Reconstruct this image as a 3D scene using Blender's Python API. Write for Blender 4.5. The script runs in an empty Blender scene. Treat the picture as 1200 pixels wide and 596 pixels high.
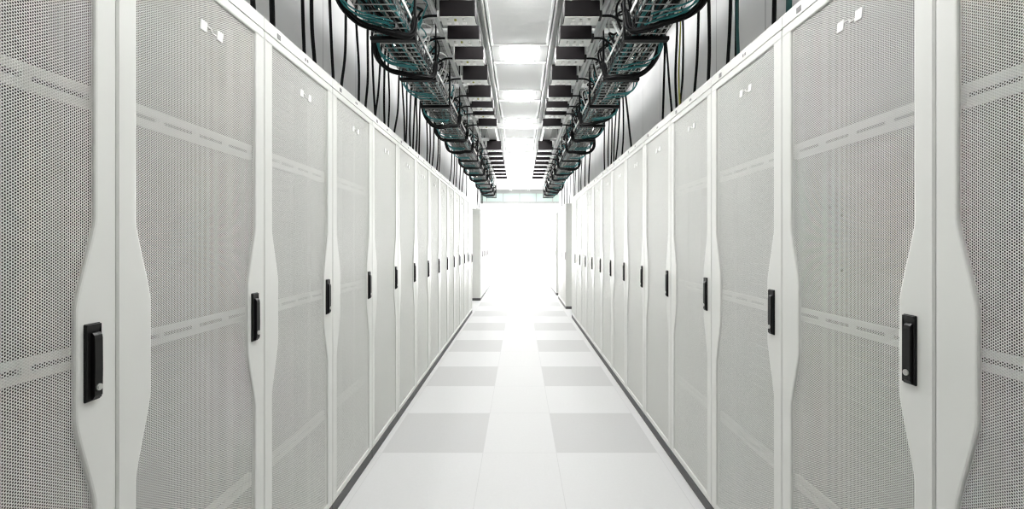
import bpy, math, random
import numpy as np
from mathutils import Vector

random.seed(7)
C = bpy.context.scene.collection
PI = math.pi
# ------------------------------------------------------------------ numbers
F = 517.0            # focal length in pixels of a 1200 px wide picture
EYE = 1.387          # camera height
XL, XR = -0.95, 0.97 # planes of the door fronts
PITCH = 0.6
CEIL = EYE + 1.90
WALLX = 2.12
Y_END = 17.0
Y_BACK = -3.2
RACK_H = 2.232
RACK_D = 1.05

# ------------------------------------------------------------------ materials
def mat(name, col, rough=0.5, metal=0.0, spec=0.5, emit=None, strength=0.0, noise=0.0, nscale=8.0):
    m = bpy.data.materials.new(name); m.use_nodes = True
    nt = m.node_tree; b = nt.nodes['Principled BSDF']
    b.inputs['Base Color'].default_value = (*col, 1)
    b.inputs['Roughness'].default_value = rough
    b.inputs['Metallic'].default_value = metal
    b.inputs['Specular IOR Level'].default_value = spec
    if emit:
        b.inputs['Emission Color'].default_value = (*emit, 1)
        b.inputs['Emission Strength'].default_value = strength
    if noise:
        tc = nt.nodes.new('ShaderNodeTexCoord')
        n = nt.nodes.new('ShaderNodeTexNoise'); n.inputs['Scale'].default_value = nscale
        n.inputs['Detail'].default_value = 4
        mr = nt.nodes.new('ShaderNodeMapRange')
        mr.inputs['To Min'].default_value = 1 - noise; mr.inputs['To Max'].default_value = 1 + noise * .4
        mx = nt.nodes.new('ShaderNodeMix'); mx.data_type = 'RGBA'; mx.blend_type = 'MULTIPLY'
        mx.inputs['Factor'].default_value = 1
        mx.inputs['A'].default_value = (*col, 1)
        nt.links.new(tc.outputs['Object'], n.inputs['Vector'])
        nt.links.new(n.outputs['Fac'], mr.inputs['Value'])
        nt.links.new(mr.outputs['Result'], mx.inputs['B'])
        nt.links.new(mx.outputs['Result'], b.inputs['Base Color'])
    return m

M = {}
M['white'] = mat('white powder coat', (.725, .73, .70), .42, spec=.4)
M['sheet'] = mat('white perforated steel', (.72, .725, .695), .45, spec=.35)
M['lightgrey'] = mat('light grey steel', (.6, .6, .58), .5)
M['cdark'] = mat('dark green cable jacket', (.006, .06, .058), .5)
M['badge'] = mat('bright badge', (.88, .88, .86), .35)
M['inner'] = mat('shade black cabinet interior', (.012, .012, .012), .7, spec=.2)  # near-black, the shade inside the cabinet is put into the colour
M['plinth'] = mat('dark grey plinth', (.075, .075, .075), .55)
M['black'] = mat('black plastic', (.007, .007, .007), .38, spec=.3)
M['blackbox'] = mat('black enamel', (.010, .008, .009), .5, spec=.15, noise=.2, nscale=30)
M['steel'] = mat('bright steel', (.62, .62, .6), .3, .8)
M['slot'] = mat('grey latch', (.22, .22, .22), .5)
M['zinc'] = mat('galvanised steel', (.55, .56, .55), .42, .35, noise=.15, nscale=14)
M['lightzinc'] = mat('pale aluminium', (.72, .73, .72), .4, .2)
M['wire'] = mat('dark wire', (.045, .047, .047), .45, .3)
M['cblack'] = mat('black cable jacket', (.004, .004, .0045), .5, spec=.12)
M['cteal'] = mat('teal cable jacket', (.012, .17, .18), .45)
M['cwhite'] = mat('white cable jacket', (.72, .74, .73), .45)
M['cyellow'] = mat('yellow green cable jacket', (.36, .36, .06), .5)
M['tapplate'] = mat('pale grey plate', (.66, .67, .65), .45)
M['panelw'] = mat('white louvre', (.87, .875, .875), .5)
M['panelf'] = mat('white panel frame', (.86, .87, .87), .4)
M['lampbody'] = mat('grey lamp housing', (.3, .305, .3), .5)
M['lamp'] = mat('lit diffuser', (.9, .9, .9), .5, emit=(1, 1, .985), strength=84.0)
M['glow_panel'] = mat('glowing end panel', (.9, .9, .9), .5, emit=(1, 1, 1), strength=17.0)  # emission stands in for the overexposed glow at the aisle end
M['green'] = mat('pale green glass edge', (.46, .56, .53), .4)
M['hdr'] = mat('grey header frame', (.36, .37, .365), .5)
M['trayzinc'] = mat('dull zinc wire', (.36, .37, .36), .45, .3)
M['ceil'] = mat('grey ceiling', (.37, .375, .365), .8, noise=.12, nscale=2.5)

def wall_mat():
    m = bpy.data.materials.new('grey wall panels'); m.use_nodes = True
    nt = m.node_tree; b = nt.nodes['Principled BSDF']; N = nt.nodes.new; L = nt.links.new
    tc = N('ShaderNodeTexCoord'); sp = N('ShaderNodeSeparateXYZ'); L(tc.outputs['Object'], sp.inputs[0])
    dv = N('ShaderNodeMath'); dv.operation = 'DIVIDE'; dv.inputs[1].default_value = .6; L(sp.outputs['Y'], dv.inputs[0])
    fr = N('ShaderNodeMath'); fr.operation = 'FRACT'; L(dv.outputs[0], fr.inputs[0])
    lt = N('ShaderNodeMath'); lt.operation = 'LESS_THAN'; lt.inputs[1].default_value = .02; L(fr.outputs[0], lt.inputs[0])
    no = N('ShaderNodeTexNoise'); no.inputs['Scale'].default_value = 3; L(tc.outputs['Object'], no.inputs['Vector'])
    cr = N('ShaderNodeMix'); cr.data_type = 'RGBA'
    cr.inputs['A'].default_value = (.5, .5, .5, 1); cr.inputs['B'].default_value = (.6, .6, .6, 1)
    L(no.outputs['Fac'], cr.inputs['Factor'])
    mx = N('ShaderNodeMix'); mx.data_type = 'RGBA'; L(lt.outputs[0], mx.inputs['Factor'])
    L(cr.outputs['Result'], mx.inputs['A']); mx.inputs['B'].default_value = (.36, .36, .36, 1)
    L(mx.outputs['Result'], b.inputs['Base Color']); b.inputs['Roughness'].default_value = .55
    return m
M['wall'] = wall_mat()

def floor_mat():
    """white raised-floor tiles, with two columns in which every second tile is grey"""
    m = bpy.data.materials.new('raised floor tiles'); m.use_nodes = True
    nt = m.node_tree; b = nt.nodes['Principled BSDF']; N = nt.nodes.new; L = nt.links.new
    def math_(op, a, bb=None):
        n = N('ShaderNodeMath'); n.operation = op
        for i, v in enumerate((a, bb)):
            if v is None: continue
            if isinstance(v, (int, float)): n.inputs[i].default_value = v
            else: L(v, n.inputs[i])
        return n.outputs[0]
    tc = N('ShaderNodeTexCoord'); sp = N('ShaderNodeSeparateXYZ'); L(tc.outputs['Object'], sp.inputs[0])
    x, y = sp.outputs['X'], sp.outputs['Y']
    ax = math_('ABSOLUTE', x)
    T = .683
    ty = math_('DIVIDE', math_('SUBTRACT', y, 2.925 - T * 20), T)
    fy = math_('FRACT', ty)
    par = math_('LESS_THAN', math_('MODULO', ty, 2.0), 1.0)
    col = math_('MULTIPLY', math_('GREATER_THAN', ax, .243), math_('LESS_THAN', ax, .913))
    grey = math_('MULTIPLY', par, col)
    seam_y = math_('LESS_THAN', math_('ABSOLUTE', math_('SUBTRACT', fy, .5)), .4965)
    s1 = math_('GREATER_THAN', math_('ABSOLUTE', math_('SUBTRACT', ax, .243)), .002)
    s2 = math_('GREATER_THAN', math_('ABSOLUTE', math_('SUBTRACT', ax, .913)), .002)
    ok = math_('MULTIPLY', math_('MULTIPLY', seam_y, s1), s2)
    no = N('ShaderNodeTexNoise'); no.inputs['Scale'].default_value = 60; no.inputs['Detail'].default_value = 6
    L(tc.outputs['Object'], no.inputs['Vector'])
    c1 = N('ShaderNodeMix'); c1.data_type = 'RGBA'; L(grey, c1.inputs['Factor'])
    c1.inputs['A'].default_value = (.665, .665, .665, 1); c1.inputs['B'].default_value = (.56, .56, .56, 1)
    c2 = N('ShaderNodeMix'); c2.data_type = 'RGBA'; L(ok, c2.inputs['Factor'])
    c2.inputs['A'].default_value = (.585, .585, .585, 1); L(c1.outputs['Result'], c2.inputs['B'])
    c3 = N('ShaderNodeMix'); c3.data_type = 'RGBA'; c3.blend_type = 'MULTIPLY'; c3.inputs['Factor'].default_value = .06
    L(c2.outputs['Result'], c3.inputs['A']); L(no.outputs['Fac'], c3.inputs['B'])
    L(c3.outputs['Result'], b.inputs['Base Color'])
    b.inputs['Roughness'].default_value = .72; b.inputs['Specular IOR Level'].default_value = .12
    return m
M['floor'] = floor_mat()

# ------------------------------------------------------------------ mesh helpers
class MB:
    """collects shapes and builds ONE mesh object"""
    def __init__(s): s.v, s.f, s.fm = [], [], []
    def quad(s, pts, mi=0):
        n = len(s.v); s.v += [tuple(p) for p in pts]; s.f.append(tuple(range(n, n + len(pts)))); s.fm.append(mi)
    def box(s, x0, x1, y0, y1, z0, z1, ch=0.0, mi=0):
        if x0 > x1: x0, x1 = x1, x0
        if y0 > y1: y0, y1 = y1, y0
        if z0 > z1: z0, z1 = z1, z0
        if ch <= 0:
            n = len(s.v)
            s.v += [(x0,y0,z0),(x1,y0,z0),(x1,y1,z0),(x0,y1,z0),(x0,y0,z1),(x1,y0,z1),(x1,y1,z1),(x0,y1,z1)]
            fs = [(3,2,1,0),(4,5,6,7),(0,1,5,4),(1,2,6,5),(2,3,7,6),(3,0,4,7)]
            s.f += [tuple(n + i for i in f) for f in fs]; s.fm += [mi] * 6
            return
        # chamfered box: 24 vertices
        ch = min(ch, (x1-x0)/2.01, (y1-y0)/2.01, (z1-z0)/2.01)
        n = len(s.v); idx = {}
        for i, X in enumerate((x0, x1)):
            for j, Y in enumerate((y0, y1)):
                for k, Z in enumerate((z0, z1)):
                    dx, dy, dz = (ch if i == 0 else -ch), (ch if j == 0 else -ch), (ch if k == 0 else -ch)
                    for a, p in (('x', (X, Y+dy, Z+dz)), ('y', (X+dx, Y, Z+dz)), ('z', (X+dx, Y+dy, Z))):
                        idx[(i, j, k, a)] = len(s.v); s.v.append(p)
        def add(lst):
            pts = [Vector(s.v[q]) for q in lst]
            c = Vector(((x0+x1)/2, (y0+y1)/2, (z0+z1)/2))
            nn = (pts[1]-pts[0]).cross(pts[2]-pts[0])
            m_ = sum(pts, Vector()) / len(pts)
            if nn.dot(m_ - c) < 0: lst = lst[::-1]
            s.f.append(tuple(lst)); s.fm.append(mi)
        for i in (0, 1):
            add([idx[(i,0,0,'x')], idx[(i,1,0,'x')], idx[(i,1,1,'x')], idx[(i,0,1,'x')]])
            add([idx[(0,i,0,'y')], idx[(1,i,0,'y')], idx[(1,i,1,'y')], idx[(0,i,1,'y')]])
            add([idx[(0,0,i,'z')], idx[(1,0,i,'z')], idx[(1,1,i,'z')], idx[(0,1,i,'z')]])
            for j in (0, 1):
                add([idx[(i,j,0,'x')], idx[(i,j,1,'x')], idx[(i,j,1,'y')], idx[(i,j,0,'y')]])
                add([idx[(i,0,j,'x')], idx[(i,1,j,'x')], idx[(i,1,j,'z')], idx[(i,0,j,'z')]])
                add([idx[(0,i,j,'y')], idx[(1,i,j,'y')], idx[(1,i,j,'z')], idx[(0,i,j,'z')]])
                for k in (0, 1):
                    add([idx[(i,j,k,'x')], idx[(i,j,k,'y')], idx[(i,j,k,'z')]])
    def prism(s, poly, axis, a0, a1, mi=0):
        """extrude a 2D polygon along an axis: 'x' -> poly in (y,z), 'y' -> (x,z), 'z' -> (x,y)"""
        def P(p, a): return {'x': (a, p[0], p[1]), 'y': (p[0], a, p[1]), 'z': (p[0], p[1], a)}[axis]
        n = len(poly)
        area = sum(poly[i][0]*poly[(i+1) % n][1] - poly[(i+1) % n][0]*poly[i][1] for i in range(n))
        if (area < 0) != (axis == 'y'): poly = poly[::-1]
        b = len(s.v)
        s.v += [P(p, a0) for p in poly] + [P(p, a1) for p in poly]
        s.f.append(tuple(b + i for i in range(n))[::-1]); s.f.append(tuple(b + n + i for i in range(n)))
        s.fm += [mi, mi]
        for i in range(n):
            j = (i + 1) % n
            s.f.append((b+i, b+j, b+n+j, b+n+i)); s.fm.append(mi)
    def tube(s, pts, r, seg=6, mi=0, cap=True):
        pts = [Vector(p) for p in pts]; b = len(s.v); n = len(pts)
        prev = None
        for i, p in enumerate(pts):
            t = (pts[min(i+1, n-1)] - pts[max(i-1, 0)]).normalized()
            if prev is None:
                u = t.orthogonal().normalized()
            else:
                u = (prev - t * prev.dot(t))
                u = u.normalized() if u.length > 1e-6 else t.orthogonal().normalized()
            prev = u; w = t.cross(u)
            for k in range(seg):
                a = 2*PI*k/seg
                s.v.append(tuple(p + u*(r*math.cos(a)) + w*(r*math.sin(a))))
        for i in range(n-1):
            for k in range(seg):
                k2 = (k+1) % seg
                s.f.append((b+i*seg+k, b+i*seg+k2, b+(i+1)*seg+k2, b+(i+1)*seg+k)); s.fm.append(mi)
        if cap:
            s.f.append(tuple(b+k for k in range(seg))[::-1]); s.f.append(tuple(b+(n-1)*seg+k for k in range(seg))); s.fm += [mi, mi]
    def build(s, name, mats, parent=None, smooth=False):
        me = bpy.data.meshes.new(name); me.from_pydata(s.v, [], s.f); me.update()
        mats = mats if isinstance(mats, (list, tuple)) else [mats]
        for m in mats: me.materials.append(m)
        if len(mats) > 1: me.polygons.foreach_set('material_index', s.fm)
        if smooth: me.polygons.foreach_set('use_smooth', [True]*len(s.f))
        o = bpy.data.objects.new(name, me); C.objects.link(o)
        if parent: o.parent = parent
        return o

def tag(o, label, cat, group=None, kind=None):
    if label: o['label'] = label
    if cat: o['category'] = cat
    if group: o['group'] = group
    if kind: o['kind'] = kind
    return o
def empty(name, loc=(0, 0, 0), rz=0.0):
    o = bpy.data.objects.new(name, None); C.objects.link(o)
    o.location = loc; o.rotation_euler = (0, 0, rz); o.empty_display_size = .1
    return o
def children(o): return list(o.children)
KIDS = {}
def copy_tree(o, parent=None):
    c = o.copy(); C.objects.link(c)
    if parent: c.parent = parent
    for ch in children(o): copy_tree(ch, c)
    return c
def smooth_path(ctrl, n=8):
    """Catmull-Rom through the control points"""
    P = [Vector(p) for p in ctrl]; P = [2*P[0]-P[1]] + P + [2*P[-1]-P[-2]]
    out = []
    for i in range(1, len(P)-2):
        a, b, c, d = P[i-1], P[i], P[i+1], P[i+2]
        for k in range(n):
            t = k/n
            out.append(.5*((2*b)+(c-a)*t+(2*a-5*b+4*c-d)*t*t+(3*b-a-3*c+d)*t**3))
    out.append(P[-2]); return out
ORD = ['zeroth','first','second','third','fourth','fifth','sixth','seventh','eighth','ninth','tenth','eleventh','twelfth','thirteenth',
       'fourteenth','fifteenth','sixteenth','seventeenth','eighteenth','nineteenth','twentieth']
def ordn(i):
    if i <= 20: return ORD[i]
    tens = {2:'twenty',3:'thirty',4:'forty',5:'fifty',6:'sixty'}[i//10]
    if i % 10 == 0: return tens[:-1] + 'ieth'
    return tens + '-' + ORD[i % 10]

# ------------------------------------------------------------------ the room
def struct(name, mb, m): return tag(mb.build(name, m), None, None, kind='structure')
b = MB(); b.box(-WALLX-.1, WALLX+.1, Y_BACK-.1, Y_END+.3, -.1, 0); struct('floor', b, M['floor'])
b = MB(); b.box(-WALLX-.1, WALLX+.1, Y_BACK-.1, Y_END+.3, CEIL+.04, CEIL+.14); struct('ceiling', b, M['ceil'])
b = MB(); b.box(-WALLX-.1, -WALLX, Y_BACK-.1, Y_END+.3, 0, CEIL+.04); struct('wall_left', b, M['wall'])
b = MB(); b.box(WALLX, WALLX+.1, Y_BACK-.1, Y_END+.3, 0, CEIL+.04); struct('wall_right', b, M['wall'])
b = MB(); b.box(-WALLX, WALLX, Y_BACK-.1, Y_BACK, 0, CEIL+.04); struct('wall_back', b, M['wall'])
# grey panelled partitions standing on the rack roofs, behind the hanging cables
for nm, x in (('left', -1.36), ('right', 1.36)):
    b = MB(); b.box(x-.02, x+.02, -.2, 15.0, RACK_H+.001, CEIL+.04); struct('partition_'+nm, b, M['wall'])
# far wall: a glowing panel put in for the overexposed white end, under a header, glass transom strips in the header
WZ = EYE + 1.50
b = MB(); b.box(-WALLX, WALLX, Y_END+.02, Y_END+.2, WZ, CEIL+.04); b.box(-WALLX, WALLX, Y_END+.02, Y_END+.2, 0, .03)
struct('wall_far', b, M['panelf'])
b = MB(); b.box(-WALLX, WALLX, Y_END+.06, Y_END+.1, .03, WZ); w = struct('glow_panel_1', b, M['glow_panel'])
b = MB()
for x in (-1.5, -.5, .5, 1.5): b.box(x-.02, x+.02, Y_END+.03, Y_END+.06, .03, WZ)
b.build('glow_frame', M['panelf'], w)
Y_H = 16.0
b = MB(); b.box(-WALLX, WALLX, Y_H, Y_H+.08, CEIL-.09, CEIL+.04); b.box(-WALLX, WALLX, Y_H, Y_H+.08, EYE+1.44, EYE+1.52)
for x in (-1.2, -.6, 0, .6, 1.2): b.box(x-.015, x+.015, Y_H+.01, Y_H+.07, EYE+1.52, CEIL-.09)
t = struct('trim_1', b, M['hdr'])
b = MB(); b.box(-WALLX, WALLX, Y_H+.03, Y_H+.04, EYE+1.52, CEIL-.09); b.build('transom_pane', M['green'], t)

# ------------------------------------------------------------------ one server rack
W2 = .2985                       # half width
Z0, Z1 = .060, 2.1802             # door bottom and top
NARROW, BULGE = .052, .096
TT, TF, BF, BB = 1.437, 1.247, 1.000, .806   # where the waist of the stile starts, is full, ends being full, ends
OT, OB = Z1-.034, Z0+.034        # opening top and bottom
def stile(z):
    if z >= TT or z <= BB: r = 0
    elif z > TF: r = (TT-z)/(TT-TF)
    elif z < BF: r = (z-BB)/(BF-BB)
    else: r = 1
    # rounded shoulders
    r = r + .016*math.sin(2*PI*r)*-1
    w = NARROW + (BULGE-NARROW)*max(0, min(1, r))
    R = .007
    for e in (OT - z, z - OB):
        if e < R: w += R - math.sqrt(max(0, R*R - (R-e)**2))
    return w

def door_frame():
    b = MB()
    T, CH = .024, .004
    zs = sorted(set([OB + .007*(1-math.cos(a)) for a in np.linspace(0, PI/2, 6)] + [OT - .007*(1-math.cos(a)) for a in np.linspace(0, PI/2, 6)] +
                    list(np.linspace(BB-.02, BF+.02, 16)) + list(np.linspace(TF-.02, TT+.02, 16))))
    for sx in (-1, 1):
        xo = sx*W2
        rows = []
        for z in zs:
            xi = sx*(W2 - stile(z))
            # cross-section from outside back edge, round the front, into the opening
            rows.append([(xo, T, z), (xo, CH, z), (xo-sx*CH, 0, z), (xi+sx*.005, 0, z), (xi+sx*.0015, .0012, z), (xi, .004, z), (xi, .010, z)])
        for r0, r1 in zip(rows, rows[1:]):
            for i in range(6):
                q = [r0[i], r0[i+1], r1[i+1], r1[i]]
                b.quad(q if sx < 0 else q[::-1])
    for za, zb, sz in ((OT, Z1, 1), (OB, Z0, -1)):
        xi = W2 - stile(za) ; xw = W2
        prof = [(T, zb), (CH, zb), (0, zb - sz*CH), (0, za + sz*.005), (.0012, za + sz*.0015), (.004, za), (.010, za)]
        xs = [-W2+CH, W2-CH]
        for i in range(6):
            (y0, z0), (y1, z1) = prof[i], prof[i+1]
            q = [(xs[0], y0, z0), (xs[1], y0, z0), (xs[1], y1, z1), (xs[0], y1, z1)]
            b.quad(q if sz < 0 else q[::-1])
        for sx in (-1, 1):     # corner ends
            q = [(sx*W2, T, za), (sx*W2, CH, za), (sx*W2, CH, zb - sz*CH), (sx*W2, T, zb)]
            b.quad(q if sx*sz > 0 else q[::-1])
            q = [(sx*W2, CH, za), (sx*(W2-CH), 0, za), (sx*(W2-CH), 0, zb - sz*CH), (sx*W2, CH, zb - sz*CH)]
            b.quad(q if sx*sz > 0 else q[::-1])
            q = [(sx*W2, T, zb), (sx*W2, CH, zb-sz*CH), (sx*(W2-CH), 0, zb-sz*CH), (sx*(W2-CH), T, zb)]
            b.quad(q)
    return b

PV, PC, HOLE, THK = .00612, .00428, .0023, .0012   # hole pitch down a column, column pitch, hole radius, sheet thickness
def perforated_mesh():
    """a steel sheet with staggered hexagonal holes, real holes with real edges"""
    Y = .007
    nc = int((2*W2 - 2*NARROW + .006)/PC); x_start = -nc*PC/2
    cells = []
    nrow = int((OT-OB+.006)/PV)+1
    zz = np.array([stile(z) for z in np.linspace(OB-.004, OT+.004, 2000)])
    for c in range(nc):
        xc = x_start + (c+.5)*PC
        z = OB - .003 + PV*(np.arange(nrow) + (.5 if c % 2 else 0.0)) + PV/2
        lim = W2 - np.interp(z, np.linspace(OB-.004, OT+.004, 2000), zz) + .005
        keep = abs(xc) < lim
        z = z[keep]
        cells.append(np.stack([np.full_like(z, xc), z], 1))
    cen = np.concatenate(cells); n = len(cen)
    outer = np.array([(PC/2,-PV/2),(PC/2,PV/2),(0,PV/2),(-PC/2,PV/2),(-PC/2,-PV/2),(0,-PV/2)])
    ang = np.radians([-35, 35, 90, 145, 215, 270]); inner = np.stack([np.cos(ang), np.sin(ang)], 1)*HOLE
    V = np.zeros((n, 18, 3))
    V[:, 0:6, 0] = cen[:, None, 0] + outer[None, :, 0]; V[:, 0:6, 2] = cen[:, None, 1] + outer[None, :, 1]; V[:, 0:6, 1] = Y
    V[:, 6:12, 0] = cen[:, None, 0] + inner[None, :, 0]; V[:, 6:12, 2] = cen[:, None, 1] + inner[None, :, 1]; V[:, 6:12, 1] = Y
    V[:, 12:18] = V[:, 6:12]; V[:, 12:18, 1] = Y + THK
    faces = []
    for i in range(6):
        j = (i+1) % 6
        faces.append((i, j, 6+j, 6+i)); faces.append((6+i, 6+j, 12+j, 12+i))
    faces = np.array(faces, dtype=np.int64)
    Fa = (faces[None] + (np.arange(n)*18)[:, None, None]).reshape(-1, 4)
    me = bpy.data.meshes.new('perforated_panel')
    me.vertices.add(n*18); me.vertices.foreach_set('co', V.astype(np.float32).ravel())
    me.loops.add(Fa.size); me.loops.foreach_set('vertex_index', Fa.astype(np.int32).ravel())
    me.polygons.add(len(Fa)); me.polygons.foreach_set('loop_start', np.arange(0, Fa.size, 4, dtype=np.int32))
    me.update(calc_edges=True); me.materials.append(M['sheet'])
    return me

def make_rack():
    root = empty('server_rack')
    # body: sides, back, floor and roof of the cabinet, white outside
    b = MB()
    b.box(-W2, -W2+.02, .026, RACK_D, Z0, 2.18, .002); b.box(W2-.02, W2, .026, RACK_D, Z0, 2.18, .002)
    b.box(-W2+.02, W2-.02, RACK_D-.02, RACK_D, Z0, 2.18); b.box(-W2+.02, W2-.02, .026, RACK_D-.02, Z0, Z0+.02)
    b.build('cabinet_body', M['white'], root)
    b = MB()
    b.box(-W2+.021, W2-.021, .18, RACK_D-.021, Z0+.021, 2.17)
    for k in range(42):        # blank unit fronts in the dark of the cabinet
        z = Z0+.07+k*.0485
        b.box(-.235, .235, .165, .18, z, z+.044)
    for sx in (-1, 1): b.box(sx*.24, sx*.275, .10, .18, Z0+.03, 2.16)
    # thin near-black sheets that put the inner shade on walls, roof and floor
    for sx in (-1, 1): b.box(sx*(W2-.0225), sx*(W2-.0205), .03, .18, Z0+.021, 2.17)
    b.box(-W2+.021, W2-.021, .03, .18, 2.168, 2.174); b.box(-W2+.021, W2-.021, .03, .18, Z0+.0205, Z0+.023)
    b.build('equipment', M['inner'], root)
    b = MB(); b.box(-W2, W2, .0005, RACK_D, 0, Z0-.004, .002); b.build('plinth', M['plinth'], root)
    # top cap with a rolled front edge
    b = MB()
    pr = [(.0, 2.1815), (.0, 2.221)] + [(.010-.010*math.cos(a), 2.222+.010*math.sin(a)) for a in np.linspace(.2, PI/2, 5)] + [(RACK_D, 2.232), (RACK_D, 2.1815)]
    b.prism(pr, 'x', -W2, W2)
    cap = b.build('top_cap', M['white'], root)
    b = MB(); b.box(-W2+.085, -W2+.110, -.0015, .004, 2.190, 2.210, .0008)
    b.build('latch', M['slot'], cap)
    b = MB()
    for dx in (0, .018): b.box(.012+dx, .022+dx, -.0012, .003, 2.196, 2.208, .0005)
    b.build('clip', M['slot'], cap)
    # door
    door = door_frame().build('door', M['white'], root)
    pm = bpy.data.objects.new('perforated_panel', perforated_mesh()); C.objects.link(pm); pm.parent = door
    for z0, z1 in ((1.692, 1.744), (1.113, 1.158), (.505, .552)):     # slotted stiffening rails behind the sheet
        b = MB(); x0, x1 = -W2+.03, W2-.03
        g = (z0+z1)/2
        b.box(x0, x1, .028, .042, g+.007, z1); b.box(x0, x1, .028, .042, z0, g-.007)
        nseg = 4
        for k in range(nseg+1):
            xx = x0 + (x1-x0)*k/nseg
            b.box(max(x0, xx-.008), min(x1, xx+.008), .029, .041, g-.007, g+.007)
        b.build('stiffener_rail', M['lightgrey'], door)
    # swing handle
    hx, hz = W2-.061, 1.124
    b = MB()
    b.box(hx-.0185, hx+.0185, -.004, .002, hz-.086, hz+.086, .002)
    # grip, side profile in (y,z)
    pr = [(-.003, hz-.082), (-.009, hz-.081), (-.013, hz-.074), (-.014, hz-.02), (-.0135, hz+.052), (-.012, hz+.060), (-.008, hz+.065), (-.003, hz+.066)]
    b.prism(pr, 'x', hx-.006, hx+.0125)
    # sloped shoulder of the dish above the grip
    b.prism([(-.003, hz+.084), (-.008, hz+.084), (-.004, hz+.066), (-.003, hz+.066)], 'x', hx-.0155, hx+.0155)
    b.prism([(hx-.0165, -.003), (hx-.0165, -.007), (hx-.0145, -.007), (hx-.0145, -.003)], 'z', hz-.082, hz+.083)
    b.prism([(hx+.0145, -.003), (hx+.0145, -.007), (hx+.0165, -.007), (hx+.0165, -.003)], 'z', hz-.082, hz+.083)
    b.build('handle', M['black'], door)
    b = MB(); b.tube([(hx+.003, -.012, hz-.056), (hx+.003, -.016, hz-.056)], .0075, 20)
    b.tube([(hx+.003, -.016, hz-.056), (hx+.003, -.017, hz-.056)], .0045, 16)
    b.build('lock_cylinder', M['steel'], door)
    # maker's mark near the top: two slanted plates joined by a thin link
    b = MB(); zc = 2.045; xc = .028
    for s in (-1, 1):
        pts = [(xc+s*.036-.015, zc-.015), (xc+s*.036+.011, zc-.015), (xc+s*.036+.015, zc+.015), (xc+s*.036-.011, zc+.015)]
        b.prism(pts, 'y', .0035, .0075)
    b.prism([(xc-.024, zc+.007), (xc-.003, zc+.007), (xc-.001, zc+.004), (xc-.024, zc+.004)], 'y', .004, .0072)
    b.prism([(xc+.024, zc-.007), (xc+.003, zc-.007), (xc+.001, zc-.004), (xc+.024, zc-.004)], 'y', .004, .0072)
    b.prism([(xc-.005, zc+.007), (xc-.001, zc+.007), (xc+.005, zc-.007), (xc+.001, zc-.007)], 'y', .004, .0072)
    b.build('badge', M['badge'], door)
    return root

proto = make_rack()
used = False
def place_rack(side, yc, label, group, zscale=1.0):
    global used
    o = copy_tree(proto) if used else proto
    used = True
    o.location = (XL if side < 0 else XR, yc, 0)
    o.rotation_euler = (0, 0, PI/2 if side < 0 else -PI/2)
    o.scale = (1, 1, zscale)
    tag(o, label, 'server rack', group)
    return o
JL, JR = 1.0415, 1.0325
for k in range(13):
    place_rack(-1, JL - .3 + .6*k, 'white server rack with perforated door, %s from the camera in the left row' % ordn(k+1), 'left row of server racks')
place_rack(-1, JL - .3 + .6*13, 'slightly lower white server rack ending the left row before its gap', 'left row of server racks', .975)
for i, y in enumerate((11.0, 11.6, 12.2, 12.8, 13.4, 14.0, 14.6)):
    place_rack(-1, y, 'far white server rack, %s one beyond the gap in the left row' % ordn(i+1), 'left racks beyond the gap')
for k in range(13):
    place_rack(1, JR - .3 + .6*k, 'white server rack with perforated door, %s from the camera in the right row' % ordn(k+1), 'right row of server racks')
for i, y in enumerate((9.62, 10.22, 10.82, 12.1, 12.7, 13.3, 13.9, 14.5)):
    place_rack(1, y, 'far white server rack, %s one beyond the gap in the right row' % ordn(i+1), 'right racks beyond the gap')

# ------------------------------------------------------------------ ceiling: louvred panels and lights down the middle
P0, PP, PL, PW = 3.376, 1.243, .845, .275
ci = 0
first = None
for k in range(-4, 10):
    y0 = P0 + k*PP
    if y0 < -1.5: continue
    z = CEIL
    if k >= -1:
        if first is None:
            r = empty('ceiling_panel', (0, 0, z))
            b = MB(); e = .022
            b.box(-PW, -PW+e, 0, PL, -.012, .03, .003); b.box(PW-e, PW, 0, PL, -.012, .03, .003)
            b.box(-PW+e, PW-e, 0, e, -.012, .03, .003); b.box(-PW+e, PW-e, PL-e, PL, -.012, .03, .003)
            b.build('frame', M['panelf'], r)
            b = MB(); n = 26; L0 = e; st = (PL-2*e)/n
            for q in range(n):
                ya = L0 + q*st
                b.prism([(ya, .0), (ya+st*.80, -.003), (ya+st*.82, .016), (ya+st, .016), (ya+st, .02), (ya, .02)], 'x', -PW+e, PW-e)
            b.build('louvre', M['panelw'], r)
            first = r
        else:
            r = copy_tree(first)
        r.location = (0, y0, z)
        if k < 0:
            tag(r, 'white louvred ceiling panel right above the camera', 'ceiling panel', 'louvred ceiling panels'); continue
        ci += 1
        tag(r, 'white louvred ceiling panel, %s from the camera down the middle of the ceiling' % ordn(ci), 'ceiling panel', 'louvred ceiling panels')
firstl = None; li = 0
GAP = PP - PL
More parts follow.
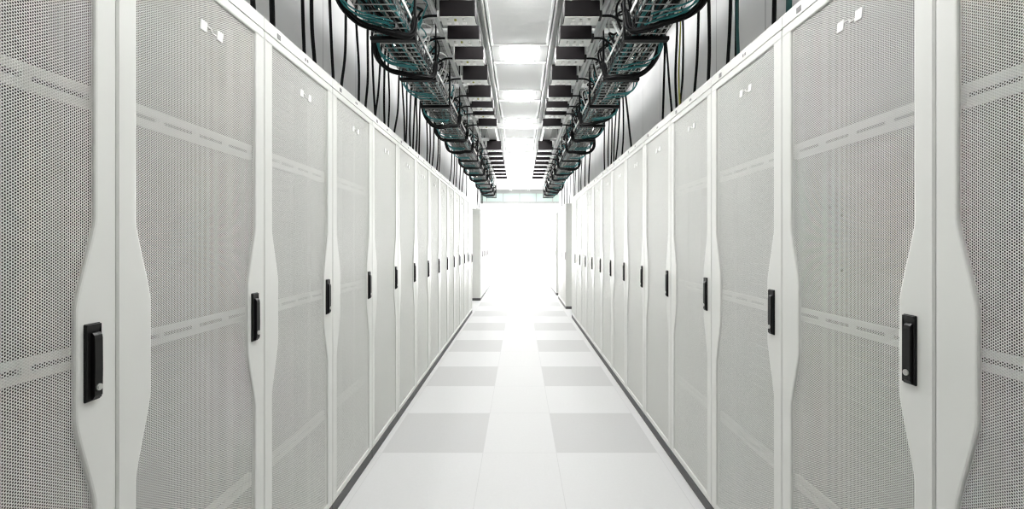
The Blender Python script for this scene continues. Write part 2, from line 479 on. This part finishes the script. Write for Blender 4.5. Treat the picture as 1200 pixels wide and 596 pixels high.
for k in range(-4, 10):
    y0 = P0 + k*PP + PL
    if y0 < .4 or k > 8: continue
    if firstl is None:
        r = empty('ceiling_light', (0, 0, CEIL))
        b = MB(); yl = GAP-.02
        b.box(-PW, -.19, .02, yl, -.004, .03, .003); b.box(.19, PW, .02, yl, -.004, .03, .003)
        b.box(-.19, .19, .02, yl, .02, .035)
        b.box(-.19, .19, .02, .05, -.004, .02, .002); b.box(-.19, .19, yl-.03, yl, -.004, .02, .002)
        b.build('housing', M['lampbody'], r)
        b = MB(); b.box(-.135, .135, .052, yl-.032, -.036, .015, .013); b.build('diffuser', M['lamp'], r)
        firstl = r
    else: r = copy_tree(firstl)
    r.location = (0, y0, CEIL)
    if k >= 0:
        li += 1
        tag(r, 'lit square ceiling light between louvred panels, %s from the camera' % ordn(li), 'ceiling light', 'lights along the ceiling')
    else:
        tag(r, 'lit square ceiling light overhead, before the first louvred panel', 'ceiling light', 'lights right above the camera')

M['filllamp'] = mat('added fill light diffuser', (.9, .9, .9), .5, emit=(1, 1, .99), strength=10.0)  # for lights added out of view to brighten the walls above the racks
fs = None
for s, nm in ((-1, 'left'), (1, 'right')):
    for i in range(11):
        if fs is None:
            r = empty('fill_light')
            b = MB(); b.box(-.07, .07, 0, 1.1, 0, .045, .006); b.build('housing', M['panelf'], r)
            b = MB(); b.box(-.055, .055, .02, 1.08, -.02, .001, .012); b.build('diffuser', M['filllamp'], r)
            fs = r
        else: r = copy_tree(fs)
        r.location = (s*1.17, -.6 + PP*i, CEIL-.004)
        tag(r, 'lit fill light added above the %s rack roofs to light the walls behind the cable tray, %s in its line' % (nm, ordn(i+1)), 'fill light', 'added lights above the %s racks' % nm)

# rails, struts and cross bars under the ceiling
def channel(name, x0, x1, z0, z1, y0, y1, m, label, rods=True):
    r = empty(name, ((x0+x1)/2, y0, z0))
    cx = (x0+x1)/2; w = abs(x1-x0)/2; h = z1-z0; t = .004
    b = MB(); Ln = y1-y0
    b.box(-w, -w+t, 0, Ln, 0, h); b.box(w-t, w, 0, Ln, 0, h); b.box(-w+t, w-t, 0, Ln, h-t, h)
    b.box(-w+t, -w+t+.008, 0, Ln, 0, t); b.box(w-t-.008, w-t, 0, Ln, 0, t)
    b.build('channel', m, r)
    if rods:
        y = .35
        while y < Ln:
            b = MB(); b.tube([(0, y, h-.002), (0, y, CEIL+.041-z0)], .006, 8); b.box(-.014, .014, y-.014, y+.014, h, h+.008, .002)
            b.build('threaded_rod', M['zinc'], r); y += 1.24
    return tag(r, label, 'strut')
Y_T = 12.0
for s, nm in ((-1, 'left'), (1, 'right')):
    channel('ceiling_rail', s*.285, s*.345, CEIL-.05, CEIL+.0395, -1.0, 15.6, M['zinc'], 'grey metal rail beside the louvred ceiling panels, %s side of the aisle' % nm, rods=False)
channel('strut_channel', -.586, -.614, EYE+1.60, EYE+1.632, 1.2, Y_T, M['lightzinc'], 'pale metal strut running lengthwise beside the left power boxes')
channel('strut_channel', .572, .596, EYE+1.60, EYE+1.63, 1.2, Y_T, M['lightzinc'], 'inner of two pale struts running lengthwise beside the right power boxes')
channel('strut_channel', .606, .630, EYE+1.60, EYE+1.63, 1.2, Y_T, M['lightzinc'], 'outer of two pale struts running lengthwise beside the right power boxes')
XN = ['nearest', 'second nearest', 'third nearest', 'fourth nearest', 'fifth nearest', 'sixth nearest', 'seventh nearest', 'eighth nearest']
for s, nm in ((-1, 'left'), (1, 'right')):
    for i in range(6):
        y = 3.60 + PP*i
        r = empty('cross_strut', (s*.50, y, EYE+1.70))
        b = MB(); b.box(0, s*.60, -.022, .022, 0, .045, .004)
        for q in range(7): b.box(s*(.05+.075*q), s*(.09+.075*q), -.0235, -.0215, .014, .03)
        b.build('bar', M['lightzinc'], r)
        for x in (.20, .55):
            b = MB(); b.tube([(s*x, 0, .044), (s*x, 0, CEIL+.041-EYE-1.70)], .006, 8); b.build('hanger_rod', M['zinc'], r)
        tag(r, 'pale cross bar over the %s cable tray, %s to the camera' % (nm, XN[i]), 'cross bar', 'cross bars over the %s tray' % nm)
b = MB(); b.box(-.338, .338, 6.60, 6.70, EYE+1.74, EYE+1.80, .004)
for x in (-.27, .27): b.box(x-.02, x+.02, 6.63, 6.67, EYE+1.80, EYE+1.887)
tag(b.build('cross_beam', M['lightzinc']), 'wide pale beam spanning the aisle under the ceiling lights', 'beam')

# ------------------------------------------------------------------ busways with power tap boxes
HB = 1.50
ys = [2.92, 3.245, 3.607, 4.06, 4.535, 4.887, 5.17, 5.66, 7.10, 7.53, 7.95, 8.40, 8.85, 9.30, 9.75, 10.25]
hs = [.112, .104, .112, .148, .126, .112, .09, .104, .15, .06, .06, .09, .06, .06, .10, .06]
for s, nm in ((-1, 'left'), (1, 'right')):
    r = empty('busway', (s*.42, 1.0, EYE+HB+.17))
    b = MB(); b.box(-.06, .06, 0, 9.6, 0, .07, .004); b.box(-.075, .075, 0, 9.6, .07, .082); b.build('rail', M['zinc'], r)
    for q in range(8):
        b = MB(); b.tube([(0, .4+1.24*q, .08), (0, .4+1.24*q, CEIL+.041-EYE-HB-.17)], .006, 8); b.build('hanger_rod', M['zinc'], r)
    tag(r, 'grey metal busway rail carrying the black power boxes, %s side' % nm, 'busway')
    for i, (y, h) in enumerate(zip(ys, hs)):
        r = empty('power_box', (s*.42, y, EYE+HB))
        wi, wo = .125, .112
        if h > .14: wo = .105
        b = MB()
        b.box(-s*wi, s*wo, 0, .12, .004, h, .005)
        b.box(-.05, .05, .01, .11, h, .172)              # stab that clips into the rail
        if h > .14: b.box(-s*wi*.4, s*wo*.7, .002, .10, h, h+.02, .003)
        b.build('housing', M['blackbox'], r)
        b = MB(); b.box(-s*wi*.96, s*wo*.97, .004, .116, -.002, .0045, .002); pl = b.build('base_plate', M['tapplate'], r)
        for q, xx in enumerate((-.06, -.01, .045)):
            b = MB(); b.tube([(xx, .035, -.001), (xx, .035, -.010)], .009, 10); b.build('indicator', M['steel' if s > 0 or q != 1 else 'cyellow'], pl)
            b = MB(); b.box(xx-.014, xx+.014, .065, .095, -.007, 0, .002); b.build('breaker', M['badge'], pl)
        b = MB(); b.box(s*wo, s*(wo+.02), .02, .09, .012, .055, .004); b.build('socket', M['badge' if i in (0, 1, 2, 3) and s < 0 else 'black'], r)
        b = MB()
        dz = random.uniform(-.03, .03)
        path = smooth_path([(s*(wo+.015), .055, .034), (s*(wo+.09), .05, .028), (s*(wo+.16), .06+dz, .004), (s*(wo+.23), .08, .03), (s*(wo+.30), .12, -.04), (s*(wo+.33), .18, -.14)], 6)
        b.tube(path, .0085, 8); b.build('power_lead', M['cblack'], r, True)
        tag(r, 'black power tap box on the %s busway, %s from the camera' % (nm, ordn(i+1)), 'power box', 'power boxes on the %s busway' % nm)

# ------------------------------------------------------------------ overhead cable trays
TZ = EYE + 1.25
TI, TO, TH = .655, .87, .09
Y_S = 1.15
BR = [1.35 + .66*i for i in range(17)]
BR = [y for y in BR if y < Y_T]
def basket(mb, xa, xb, z, h, y0, y1, step, r=.0026, rc=.0026, nb=6, sides=True):
    for q in range(nb+1):
        x = xa + (xb-xa)*q/nb; mb.tube([(x, y0, z), (x, y1, z)], r, 5)
    for x in (xa, xb):
        for q in (1, 2): mb.tube([(x, y0, z+h*q/2), (x, y1, z+h*q/2)], r, 5)
    y = y0
    while y <= y1:
        mb.tube([(xa, y, z-rc), (xb, y, z-rc)], rc, 5, 1)
        for x in (xa, xb): mb.tube([(x, y, z-rc), (x, y, z+h)], r, 5)
        y += step
for s, nm in ((-1, 'left'), (1, 'right')):
    r = empty('cable_tray', (0, 0, TZ))
    b = MB(); basket(b, s*TI, s*TO, 0, TH, Y_S, Y_T, .064, .0026, .0036, 5); b.build('wire_basket', [M['wire'], M['trayzinc']], r)
    b = MB()
    for xx in (TI-.012, TO+.008): b.box(s*xx, s*(xx+.004), Y_S, Y_T, TH-.012, TH+.012)
    b.build('side_rail', M['zinc'], r)
    for y in BR:
        b = MB(); b.box(s*(TI-.03), s*(TO+.03), y-.022, y+.022, -.028, -.004, .003)
        b.build('bracket', M['cblack'], r)
        b = MB(); b.box(s*(TI-.029), s*(TI-.016), y-.016, y+.016, -.01, .30, .002); b.tube([(s*(TI-.022), y, .30), (s*(TI-.022), y, CEIL+.041-TZ)], .006, 8)
        b.build('hanger', M['cblack'], r)
    tag(r, 'long wire basket cable tray hanging above the %s row of racks' % nm, 'cable tray')
    # empty upper basket
    r = empty('wire_rack', (0, 0, EYE+1.765))
    b = MB(); basket(b, s*.64, s*1.0, 0, .04, Y_S, Y_T, .10, .002, .002, 6); b.build('wire_basket', [M['wire'], M['wire']], r)
    for y in [2.2+1.24*i for i in range(7)]:
        b = MB(); b.box(s*.62, s*1.02, y-.01, y+.01, -.018, -.003); b.tube([(s*.63, y, -.004), (s*.63, y, CEIL+.041-EYE-1.765)], .005, 6); b.tube([(s*1.01, y, -.004), (s*1.01, y, CEIL+.041-EYE-1.765)], .005, 6)
        b.build('support', M['zinc'], r)
    tag(r, 'flat wire mesh rack close under the ceiling above the %s cable tray' % nm, 'wire rack')

# cables lying along the trays
far_cords = MB()
for s, nm in ((-1, 'left'), (1, 'right')):
    for col, key, n, rad in (('teal', 'cteal', 13, .0065), ('white', 'cwhite', 9, .006), ('black', 'cblack', 20, .009)):
        for i in range(n):
            lane = random.uniform(TI+.02, TO-.02); layer = .010 + random.choice((0, .012, .026, .04, .055))
            y = Y_S + random.uniform(0, .3); ctrl = []
            ph = random.uniform(0, 6.28)
            while y < Y_T:
                x = lane + .05*math.sin(y*1.9+ph) + random.uniform(-.03, .03)
                x = max(TI+.012, min(TO-.012, x))
                ctrl.append((s*x, y, TZ + layer + random.uniform(-.003, .014))); y += random.uniform(.2, .34)
            b = MB(); b.tube(smooth_path(ctrl, 4), rad, 6)
            o = b.build('data_cable', M[key], None, True)
            tag(o, '%s data cable running lengthwise in the overhead tray above the %s racks' % (col, nm), 'cable', '%s cables in the %s tray' % (col, nm))
    # bundles that drop over the outer edge and sweep back underneath
    for i, y in enumerate(BR[:-1]):
        b = MB()
        y0 = y + .12
        nst = 4; y0 += random.uniform(-.05, .05); sg = random.uniform(-.02, .03); xo = random.uniform(-.03, .015)
        for q in range(nst):
            a = 2*PI*q/nst; dx, dz = .011*math.cos(a), .011*math.sin(a)
            j = random.uniform(-.01, .01)
            ctrl = [(s*(.74+dx), y0-.10, TZ+.085+dz), (s*(.86+dx), y0-.04, TZ+.135+dz), (s*(.915+dx), y0+.02+j, TZ+.075+dz), (s*(.92+dx+xo), y0+.09+j, TZ-.025+dz+sg*.5),
                    (s*(.88+dx+j+xo), y0+.19, TZ-.07+dz+sg), (s*(.79+dx), y0+.29+j, TZ-.065+dz+sg), (s*(.72+dx), y0+.37, TZ-.045+dz), (s*(.640+dx), y0+.44, TZ-.02+dz), (s*(.622+dx), y0+.46, TZ+.09+dz)]
            b.tube(smooth_path(ctrl, 5), .009, 6)
        if i % 4 != 3 and i > 0: tag(b.build('cable_bundle', M['cblack'], None, True), 'black cable bundle looping under the %s tray, %s loop from the camera' % (nm, ordn(max(1, i - i//4))), 'cable bundle', 'looping bundles under the %s tray' % nm)
        # cords: one object each where they show, the far ones as one mass
        if y < 1.9: continue
        single = i <= 7
        for q in range(4):      # teal leads that fan over the same edge
            jx, jy = random.uniform(-.02, .02), random.uniform(-.08, .08)
            ctrl = [(s*(.70+jx), y0-.2+jy, TZ+.07), (s*(.82+jx), y0-.1+jy, TZ+.125), (s*(.885+jx*.4), y0-.02+jy, TZ+.09), (s*(.905+jx*.4), y0+.06+jy, TZ-.01),
                    (s*(.86+jx), y0+.14+jy, TZ-.045), (s*(.78+jx), y0+.22+jy, TZ-.035), (s*(.72+jx), y0+.30+jy, TZ-.02)]
            b = MB() if single else far_cords
            b.tube(smooth_path(ctrl, 5), .0048, 6, 0 if single else 1)
            if single: tag(b.build('patch_cord', M['cteal'], None, True), 'teal patch cord drooping over the outer edge of the %s tray' % nm, 'cable', 'teal cords over the %s tray edge' % nm)
        for q in range(16):     # tangle rising from the tray to the wire rack above
            mi, key, col = random.choice(((0, 'cblack', 'black'), (2, 'cwhite', 'white'), (0, 'cblack', 'black'), (0, 'cblack', 'black'), (2, 'cwhite', 'white'), (1, 'cteal', 'teal')))
            ya = y + random.uniform(0, .66); x0 = random.uniform(.665, .76); sw = random.uniform(.04, .2); top = random.uniform(.22, .50)
            ctrl = [(s*random.uniform(.68, .82), ya-.06, TZ+.06), (s*(x0+.02), ya, TZ+.14), (s*(x0-.025), ya+sw*.4, TZ+.14+top*.4), (s*(x0+random.uniform(-.04, .05)), ya+sw*.7, TZ+top*.9),
                    (s*(x0+.06), ya+sw, TZ+top), (s*(x0+.10), ya+sw*1.3, TZ+top*.7), (s*(x0+.11), ya+sw*1.5, TZ+.09)]
            b = MB() if single else far_cords
            b.tube(smooth_path(ctrl, 5), .0075 if key == 'cblack' else .005, 6, 0 if single else mi)
            if single: tag(b.build('patch_cord', M[key], None, True), '%s patch cord looping up above the %s cable tray' % (col, nm), 'cable', '%s cords looping above the %s tray' % (col, nm))
tag(far_cords.build('cord_tangle', [M['cblack'], M['cteal'], M['cwhite']], None, True), 'tangle of thin cords on the far ends of both overhead trays', 'cables', None, 'stuff')

# ------------------------------------------------------------------ cables hanging from the trays down to the rack roofs
def hang(s, nm, idx, xt, xb, depth=1.05, r=.011, key='cblack', word='black'):
    """xt, xb: where the cable runs at its upper and lower end, as pixel columns; depth: distance from the middle of the aisle"""
    vy = 609.0
    yb = F*depth/abs(xb-vy)
    kx = abs(xt-vy)/abs(xb-vy)
    w = random.uniform(-.012, .012)
    dt = depth*1.0
    yt = F*dt/abs(xt-vy)
    r *= .7
    z0 = RACK_H*(.975 if s < 0 and 8.25 < yb < 8.84 else 1); zt = EYE+1.56
    ctrl = [(s*depth, yb, z0), (s*(depth+w*.4), yb+(yt-yb)*.12, z0+.1), (s*(depth+w), yb+(yt-yb)*.55, z0+.3), (s*dt, yt, zt-.06), (s*(dt-.03), yt, zt+.0),
            (s*(dt-.10), yt+.01, zt+.01), (s*(.87), yt+.02, zt-.07), (s*.81, yt+.03, TZ+.09)]
    b = MB(); b.tube(smooth_path(ctrl, 5), r, 8)
    o = b.build('hanging_cable', M[key], None, True)
    tag(o, '%s cable hanging down to the %s rack tops, %s from the camera' % (word, nm, ordn(idx)), 'cable', 'cables hanging to the %s racks' % nm)
left = [(294,298,.014),(320,320,.016),(354,357,.012),(366,370,.014),(386,391,.012),(406,399,.012),(417,420,.011),(431,427.5,.012),(436,440,.011),(447,439,.011),(451.5,451,.012),(455,454.5,.010)]
left += [(468,461,.012),(471,474,.011),(477,475.5,.011),(482,481,.012),(487,484,.012),(488,487,.011),(492.5,491,.012),(500,500,.011),(504,503,.011),(509,506,.012),(514,511.5,.012),(516,514,.010),
         (530,526.5,.012),(533,531,.011),(536,534,.011),(540,538,.012),(544,541,.012),(547,546,.011),(559,558.7,.012),(560.5,560,.012),(562,561.3,.012),(563,562.8,.011),(564.5,564,.012),(566,565.6,.012)]
left.sort(key=lambda q: q[1])
for i, (a, c, r) in enumerate(left): hang(-1, 'left', i+1, a, c, r=r)
right = [(926,924,.016,'cdark','dark green'),(906,906.5,.013,'cblack','black'),(866.5,866,.011,'cdark','dark green'),(863.5,863,.014,'cblack','black'),(856.5,852,.013,'cblack','black'),(829.5,829.5,.014,'cblack','black'),
         (818.5,813,.012,'cblack','black'),(797.5,797,.008,'cyellow','yellow-green'),(800,796,.010,'cblack','black'),(793.5,793.5,.012,'cblack','black'),(780,787.5,.011,'cblack','black'),(779,776.5,.012,'cblack','black'),
         (733,740,.014,'cblack','black'),(730,728.5,.012,'cblack','black'),(726,721,.012,'cblack','black'),(722,719.5,.011,'cblack','black'),(717,716,.012,'cblack','black'),(714,713,.010,'cblack','black'),(708,708.5,.012,'cblack','black'),
         (692,690,.013,'cblack','black'),(686,685.5,.012,'cblack','black'),(682,681,.011,'cblack','black'),(678,678,.012,'cblack','black'),(675,674,.011,'cblack','black'),(672.5,672.4,.012,'cblack','black'),(668,667.5,.011,'cblack','black'),
         (665,664.5,.012,'cblack','black'),(661,661.5,.012,'cblack','black'),(658,658.5,.012,'cblack','black')]
right.sort(key=lambda q: -q[1])
for i, (a, c, r, k, wd) in enumerate(right): hang(1, 'right', i+1, a, c, depth=1.07, r=r, key=k, word=wd)

# ------------------------------------------------------------------ world, camera, colour
w = bpy.data.worlds.new('World'); bpy.context.scene.world = w; w.use_nodes = True
w.node_tree.nodes['Background'].inputs[0].default_value = (.9, .9, .9, 1)
w.node_tree.nodes['Background'].inputs[1].default_value = .5
cam = bpy.data.cameras.new('Camera'); co = bpy.data.objects.new('Camera', cam); C.objects.link(co)
co.location = (0, 0, EYE); co.rotation_euler = (PI/2, 0, 0)
cam.sensor_fit = 'HORIZONTAL'; cam.sensor_width = 36; cam.lens = F/1200*36
cam.shift_x = -(609-600)/1200; cam.shift_y = (285-298)/1200
cam.clip_start = .05; cam.clip_end = 100
sc = bpy.context.scene; sc.camera = co
vs = sc.view_settings
vs.view_transform = 'Standard'; vs.look = 'None'; vs.exposure = -0.12; vs.gamma = 1.0; vs.use_curve_mapping = False
sc.cycles.filter_width = 1.25
sc.cycles.max_bounces = 10; sc.cycles.diffuse_bounces = 6; sc.cycles.glossy_bounces = 4
